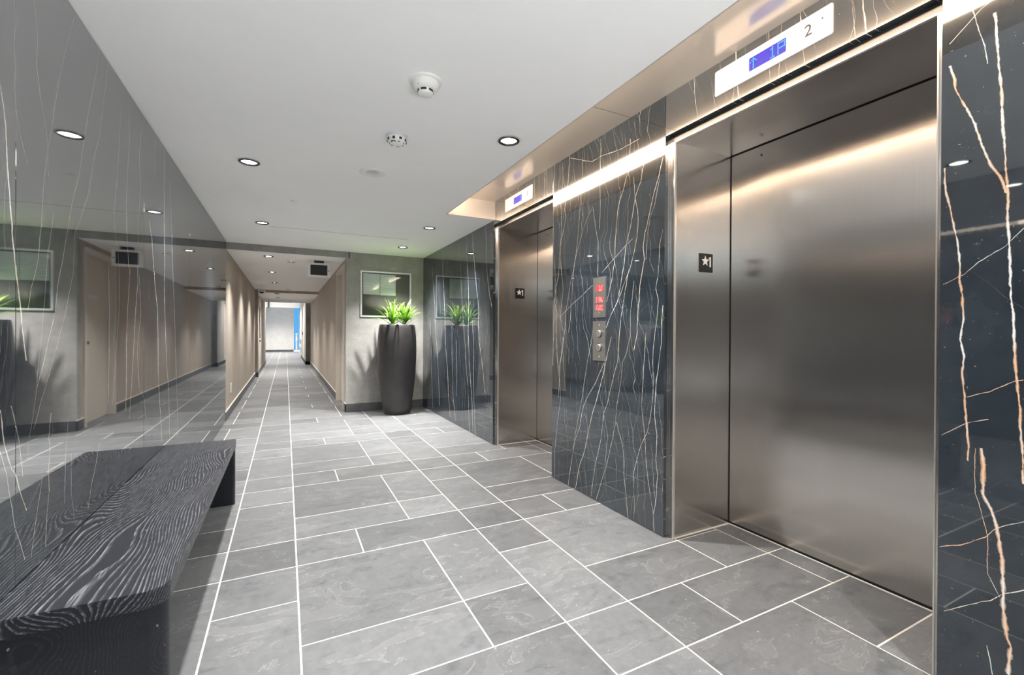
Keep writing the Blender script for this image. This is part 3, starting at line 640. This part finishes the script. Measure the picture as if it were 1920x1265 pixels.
# ================================================================== DOWNLIGHTS
ring_me = lathe([(0.046, 0.010), (0.047, -0.0025), (0.058, -0.004), (0.063, -0.001), (0.063, 0.0)], 40)
lens_me = lathe([(0.0, 0.0035), (0.030, 0.004), (0.046, 0.006)], 40)
def tomesh(bm, name, mat):
    me = bpy.data.meshes.new(name); bmesh.ops.recalc_face_normals(bm, faces=bm.faces); bm.to_mesh(me); bm.free()
    for f in me.polygons: f.use_smooth = True
    me.materials.append(mat); return me
RING, LENS = tomesh(ring_me, 'trim_ring', M['ring']), tomesh(lens_me, 'lens', M['lens'])
lamp_data = {}
def downlight(x, y, z, label, power=1.0, cone=108, group=None):
    t = empty('ceiling_downlight', (x, y, z - 0.0065)); tag(t, label, 'light', group or 'recessed downlights')
    link('trim_ring', RING, None, t); link('lens', LENS, None, t)
    key = (round(power, 3), cone)
    if key not in lamp_data:
        L = bpy.data.lights.new('lamp', 'SPOT'); L.energy = LAMP_W*power; L.spot_size = math.radians(cone); L.spot_blend = 1.0; L.shadow_soft_size = 0.035; L.color = (1.0, 0.98, 0.955)
        lamp_data[key] = L
    o = bpy.data.objects.new('lamp', lamp_data[key]); COL.objects.link(o); o.parent = t; o.location = (0, 0, -0.006)
    return t
downlight(-0.22, 3.443, ZC, 'recessed downlight nearest the bench in the left ceiling row')
downlight(-0.22, 5.299, ZC, 'recessed downlight in the left ceiling row, just before the corridor', 1.25)
downlight(1.162, 2.354, ZC, 'recessed downlight beside the lift lighting recess, the largest in view', 1.35, 125)
downlight(1.377, 4.712, ZC, 'recessed downlight past the end of the lift lighting recess', 1.2)
downlight(1.377, 5.938, ZC, 'recessed downlight above the tall planter', 2.3, 110)
downlight(-0.20, 1.30, ZC, 'recessed downlight above the near end of the bench', 0.9)
downlight(1.16, -0.33, ZC, 'recessed downlight beside the recess behind the camera', 1.2, 125)
downlight(-0.20, -0.90, ZC, 'recessed downlight added to the left row, unseen behind the camera', 0.7)  # out-of-view lamp added for a brighter ceiling
names = ['first', 'second', 'third', 'fourth', 'fifth', 'sixth']
for i, y in enumerate((7.03, 8.86, 10.74)):
    downlight(-0.215, y, ZK, '%s recessed downlight of the corridor, counted from the lobby' % names[i], 0.95)
for i, y in enumerate((12.95, 14.45)):
    downlight(-0.205, y, ZK2, '%s recessed downlight of the far corridor ceiling' % names[i], 1.2)
for y in (18.5, 22.0, 26.0):
    downlight(-0.25, y, 2.75, 'recessed downlight in the bright hall at the corridor end, %s' % {18.5: 'nearest', 22.0: 'middle', 26.0: 'farthest'}[y], {26.0: 4.6}.get(y, 2.0), 140)

# uplights added out of view behind the camera to brighten the ceiling
UP = bpy.data.lights.new('lamp', 'SPOT'); UP.energy = ADDED_UPLIGHT_W; UP.spot_size = math.radians(165); UP.spot_blend = 0.6; UP.shadow_soft_size = 0.05; UP.color = (0.97, 0.985, 1.0)
for x, y, lb in ((-0.40, -2.25, 'left'), (0.60, -2.40, 'middle'), (1.60, -2.25, 'right')):
    u = empty('added_uplight', (x, y, 0.0)); tag(u, 'round uplight added unseen behind the camera to brighten the ceiling, the %s one of three' % lb, 'light')
    obj('trim_ring', lathe([(0.070, 0.0005), (0.068, 0.004), (0.050, 0.004), (0.049, 0.001)], 32), M['ring'], u, True)
    obj('lens', lathe([(0, 0.003), (0.049, 0.0025)], 32), M['glass'], u, True)
    o = bpy.data.objects.new('lamp', UP); COL.objects.link(o); o.parent = u; o.location = (0, 0, 0.012); o.rotation_euler = (math.pi, 0, 0)

# ================================================================== CEILING DEVICES
def device(name, loc, label, cat, parts):
    t = empty(name, loc); tag(t, label, cat)
    for nm, bm, mt, sm in parts:
        o = obj(nm, bm, M[mt], t, sm)
        if nm == 'vent_slots': o['kind'] = 'stuff'
    return t
def vents(r, z0, z1, n, arc, a0=0.0):
    bm = bmesh.new()
    for k in range(n):
        a = a0 + 2*math.pi*k/n; q = [(r*math.cos(a + s*arc), r*math.sin(a + s*arc)) for s in (-1, -0.33, 0.33, 1)]
        p = [(1.04*x, 1.04*y) for x, y in q[::-1]]
        prism(q + p, z0, z1, bm)
    return bm
device('smoke_detector', (0.557, 1.975, ZC), 'cream smoke detector with slotted dome, the largest on the lobby ceiling', 'detector', [
    ('base_plate', lathe([(0.074, 0.0), (0.074, -0.004), (0.070, -0.008), (0.060, -0.009)], 40), 'white', True),
    ('body', lathe([(0.060, -0.008), (0.060, -0.020), (0.052, -0.036), (0.040, -0.042), (0.035, -0.043)], 40), 'white', True),
    ('cap', lathe([(0.035, -0.042), (0.034, -0.058), (0.028, -0.062), (0, -0.063)], 40), 'white', True),
    ('vent_slots', vents(0.0345, -0.053, -0.044, 6, 0.36), 'dark', False),
    ('indicator_lamp', placed(lathe([(0.003, 0.002), (0.003, -0.003), (0, -0.004)], 8), Matrix.Translation((-0.040, -0.030, -0.033))), 'dark', False)])
device('smoke_detector', (0.566, 2.600, ZC), 'small grey-white perforated detector between the large one and the ceiling speaker', 'detector', [
    ('base_plate', lathe([(0.060, 0.0), (0.060, -0.010), (0.056, -0.014)], 36), 'grey_plastic', True),
    ('dome', lathe([(0.056, -0.012), (0.054, -0.028), (0.044, -0.042), (0.026, -0.050), (0, -0.052)], 36), 'white', True),
    ('vent_slots', vents(0.0535, -0.036, -0.022, 9, 0.13), 'dark', False),
    ('vent_slots', vents(0.040, -0.0465, -0.040, 7, 0.16, 0.3), 'dark', False),
    ('sounder_ring', placed(lathe([(0.014, 0.0), (0.014, -0.003), (0.009, -0.003), (0.009, 0)], 16), Matrix.Translation((-0.024, -0.026, -0.0435))), 'dark', False)])
device('ceiling_speaker', (0.545, 3.266, ZC), 'flat round white ceiling speaker beyond the detectors', 'speaker', [
    ('rim', lathe([(0.090, 0.0), (0.090, -0.004), (0.084, -0.006), (0.048, -0.005)], 48), 'white', True),
    ('grille', lathe([(0.048, -0.0045), (0.046, -0.003), (0, -0.002)], 48), 'grey_plastic', True)])
device('sprinkler_cover', (0.063, 4.30, ZC), 'tiny flat white sprinkler cover on the lobby ceiling', 'sprinkler', [
    ('cover', lathe([(0.030, 0.0), (0.030, -0.004), (0.026, -0.005), (0, -0.005)], 24), 'white', True), ('stem', lathe([(0.012, -0.005), (0.010, -0.007), (0, -0.007)], 16), 'white', True)])
device('smoke_detector', (0.066, 7.26, ZK), 'cream smoke detector on the corridor ceiling', 'detector', [
    ('base_plate', lathe([(0.066, 0.0), (0.066, -0.005), (0.058, -0.008)], 32), 'white', True), ('body', lathe([(0.058, -0.007), (0.050, -0.030), (0.038, -0.050), (0, -0.055)], 32), 'white', True),
    ('vent_slots', vents(0.047, -0.040, -0.030, 6, 0.3), 'dark', False)])
device('smoke_detector', (0.05, 12.2, ZK), 'small white detector before the second ceiling step', 'detector', [
    ('base_plate', lathe([(0.06, 0.0), (0.06, -0.006)], 24), 'white', True), ('body', lathe([(0.052, -0.006), (0.04, -0.04), (0, -0.045)], 24), 'white', True)])
device('smoke_detector', (0.133, 15.5, ZK2), 'white detector near the end of the far corridor ceiling', 'detector', [
    ('base_plate', lathe([(0.06, 0.0), (0.06, -0.006)], 24), 'white', True), ('body', lathe([(0.052, -0.006), (0.04, -0.05), (0, -0.055)], 24), 'white', True)])
# hanging screen in the corridor
device('ceiling_screen', (0.433, 7.13, ZK), 'black screen in a white frame hung from the corridor ceiling', 'screen', [
    ('bracket', boxes((-0.065, 0.065, -0.012, 0.035, -0.030, 0.0)), 'dark', False),
    ('frame', boxes((-0.150, 0.150, -0.005, 0.055, -0.240, -0.212), (-0.150, 0.150, -0.005, 0.055, -0.062, -0.040), (-0.150, -0.116, -0.005, 0.055, -0.212, -0.062), (0.112, 0.150, -0.005, 0.055, -0.212, -0.062)), 'white', False),
    ('screen', boxes((-0.116, 0.112, 0.0, 0.05, -0.212, -0.062)), 'dark', False),
    ('button', boxes((0.124, 0.134, -0.008, -0.004, -0.150, -0.130)), 'dark', False)])
device('ceiling_screen', (0.10, -0.95, ZC), 'cyan lit screen hung from the ceiling behind the camera', 'screen', [
    ('bracket', boxes((-0.03, 0.03, -0.02, 0.02, -0.04, 0.0)), 'dark', False), ('frame', boxes((-0.23, 0.23, -0.03, 0.018, -0.26, -0.04)), 'dark', False), ('screen', boxes((-0.215, 0.215, 0.018, 0.020, -0.25, -0.05)), 'tablet', False)])
device('security_camera', (-0.530, 12.60, ZK), 'white security camera on the second ceiling step of the corridor', 'camera', [
    ('mount', boxes((-0.085, 0.085, -0.06, 0.08, -0.05, 0.0)), 'white', False), ('dome', lathe([(0.055, -0.05), (0.052, -0.075), (0.03, -0.10), (0, -0.108)], 20), 'dark', True), ('dome_shell', lathe([(0.075, -0.05), (0.07, -0.062), (0.055, -0.064)], 20), 'white', True)])
device('hanging_sign', (-0.47, 15.6, ZK2), 'small white sign hung edge-on from the far corridor ceiling', 'sign', [
    ('hanger', boxes((-0.012, 0.012, -0.02, 0.02, -0.05, 0.0)), 'grey_plastic', False), ('panel', boxes((-0.025, 0.025, -0.16, 0.16, -0.25, -0.05)), 'white', False)])
device('wall_outlet', (-0.675, 7.24, 0.35), 'white outlet cover low on the left corridor wall', 'outlet', [
    ('cover', bx(0.0, 0.007, -0.040, 0.040, -0.065, 0.065, bev=0.002), 'white', False), ('socket', boxes((0.007, 0.0085, -0.017, 0.017, 0.008, 0.036), (0.007, 0.0085, -0.017, 0.017, -0.036, -0.008)), 'grey_plastic', False)])

# ================================================================== BENCH
BX0, BX1, BY0, BY1, BZ = XL + 0.002, -0.290, 1.530, 3.450, 0.415
t = empty('bench', ((BX0+BX1)/2, (BY0+BY1)/2, 0)); tag(t, 'long black stained oak bench against the left stone wall', 'bench')
def bench_part(name, bm, sm=False):
    o = obj(name, bm, M['oak' if name == 'seat' else 'oak_end'], None, sm); o.parent = t; o.matrix_parent_inverse = Matrix.Translation(-t.location); return o
def rounded_plan(x0, x1, y0, y1, r, seg=8):
    pts = [(x0, y0)]
    for cx, cy, a in ((x1-r, y0+r, -90), (x1-r*0.25, y1-r*0.25, 0)):
        rr = r if a == -90 else r*0.25
        for k in range(seg+1):
            q = math.radians(a + 90*k/seg); pts.append((cx + rr*math.cos(q), cy + rr*math.sin(q)))
    return pts + [(x0, y1)]
bm = prism(rounded_plan(BX0, BX1, BY0, BY1, 0.045), BZ-0.048, BZ)
bmesh.ops.bevel(bm, geom=[e for e in bm.edges if abs(e.verts[0].co.z - e.verts[1].co.z) < 1e-5 and max(e.verts[0].co.x, e.verts[1].co.x) > BX0+0.01], offset=0.003, segments=2, affect='EDGES')
bench_part('seat', bm)
bench_part('end_panel', prism(rounded_plan(BX0, BX1-0.003, BY0+0.010, BY0+0.058, 0.040), 0.0008, BZ-0.048))
bench_part('end_panel', prism(rounded_plan(BX0, BX1-0.003, BY1-0.052, BY1-0.004, 0.012), 0.0008, BZ-0.048))
bench_part('back_rail', bx(BX0, BX0+0.022, BY0+0.058, BY1-0.052, 0.20, BZ-0.048))

# ================================================================== NOTICE FRAME
nf = empty('notice_frame', (1.308, YF, 1.672)); tag(nf, 'silver framed notice case on the wall above the planter', 'frame')
W, H = 0.362, 0.330
def nfp(name, bm, mat): 
    o = obj(name, placed(bm, FACE_MY(0, 0, 0)), M[mat], nf); return o
nfp('backing', boxes((-W+0.01, W-0.01, -H+0.01, H-0.01, 0.0, 0.006)), 'backing')
nfp('frame', boxes((-W, W, H-0.022, H, 0, 0.020), (-W, W, -H, -H+0.022, 0, 0.020), (-W, -W+0.022, -H+0.022, H-0.022, 0, 0.020), (W-0.022, W, -H+0.022, H-0.022, 0, 0.020)), 'silver_frame')
nfp('paper', boxes((-0.325, -0.092, -0.005, 0.295, 0.007, 0.0085)), 'paper')
nfp('paper', boxes((-0.086, 0.135, -0.012, 0.290, 0.007, 0.0085)), 'paper')
nfp('glass_pane', boxes((-W+0.022, W-0.022, -H+0.022, H-0.022, 0.012, 0.015)), 'glass')

# ================================================================== PLANTER AND PLANTS
VX, VY = 1.385, 6.285
vp = empty('planter', (VX, VY, 0)); tag(vp, 'tall charcoal barrel shaped planter in the corner by the lifts', 'planter')
obj('pot', lathe([(0, 0.001), (0.168, 0.001), (0.178, 0.010), (0.204, 0.16), (0.230, 0.34), (0.250, 0.55), (0.2615, 0.78), (0.2625, 0.92), (0.257, 1.06), (0.245, 1.18), (0.237, 1.222), (0.233, 1.230), (0.224, 1.230), (0.220, 1.222), (0.222, 1.10), (0.0, 1.10)], 64), M['vase'], vp, True)
obj('soil', lathe([(0, 1.195), (0.12, 1.195), (0.226, 1.190)], 32), M['soil'], vp)
def leaf_mesh(L, wd, lift, droop):
    bm = bmesh.new(); n = 9; rows = []
    for i in range(n+1):
        s = i/n; ang = lift - droop*s*s
        rows.append((s, ang))
    x, z = 0.0, 0.0; pts = []
    for i, (s, ang) in enumerate(rows):
        if i: x += L/n*math.cos(ang); z += L/n*math.sin(ang)
        wv = wd*(0.55 + 1.1*s)*(1 - s**2.2) if s < 1 else 0.0
        pts.append((x, z, max(wv, 0.0008), ang))
    prev = None
    for x, z, wv, ang in pts:
        k = 0.35*wv
        nx, nz = -math.sin(ang), math.cos(ang)
        row = [bm.verts.new((x + nx*k, -wv, z + nz*k)), bm.verts.new((x, 0, z)), bm.verts.new((x + nx*k, wv, z + nz*k))]
        if prev:
            for q in range(2): bm.faces.new((prev[q], prev[q+1], row[q+1], row[q]))
        prev = row
    bmesh.ops.solidify(bm, geom=bm.faces[:], thickness=0.0025)
    return bm
random.seed(11)
for (px, py, label, n) in ((VX-0.075, VY-0.045, 'bright green spiky plant on the left side of the planter', 32), (VX+0.085, VY-0.055, 'bright green spiky plant on the right side of the planter', 30)):
    pt = empty('spiky_plant', (px, py, 1.196)); tag(pt, label, 'plant', 'spiky plants in the tall planter')
    obj('stem', lathe([(0, 0), (0.022, 0.0), (0.026, 0.04), (0.016, 0.08), (0, 0.085)], 12), M['leaf'], pt, True)
    for k in range(n):
        f = k/(n-1)
        L = random.uniform(0.30, 0.42)*(1.0 - 0.12*f); lift_ = math.radians(36 + 48*f + random.uniform(-7, 7)); droop = math.radians(random.uniform(20, 62))*(1.1 - 0.65*f)
        o = obj('leaf', leaf_mesh(L, random.uniform(0.012, 0.019), lift_, droop), M['leaf'], pt, True)
        o.location = (0, 0, 0.015 + 0.05*f); o.rotation_euler = (0, 0, k*2.39996 + random.uniform(-0.25, 0.25))
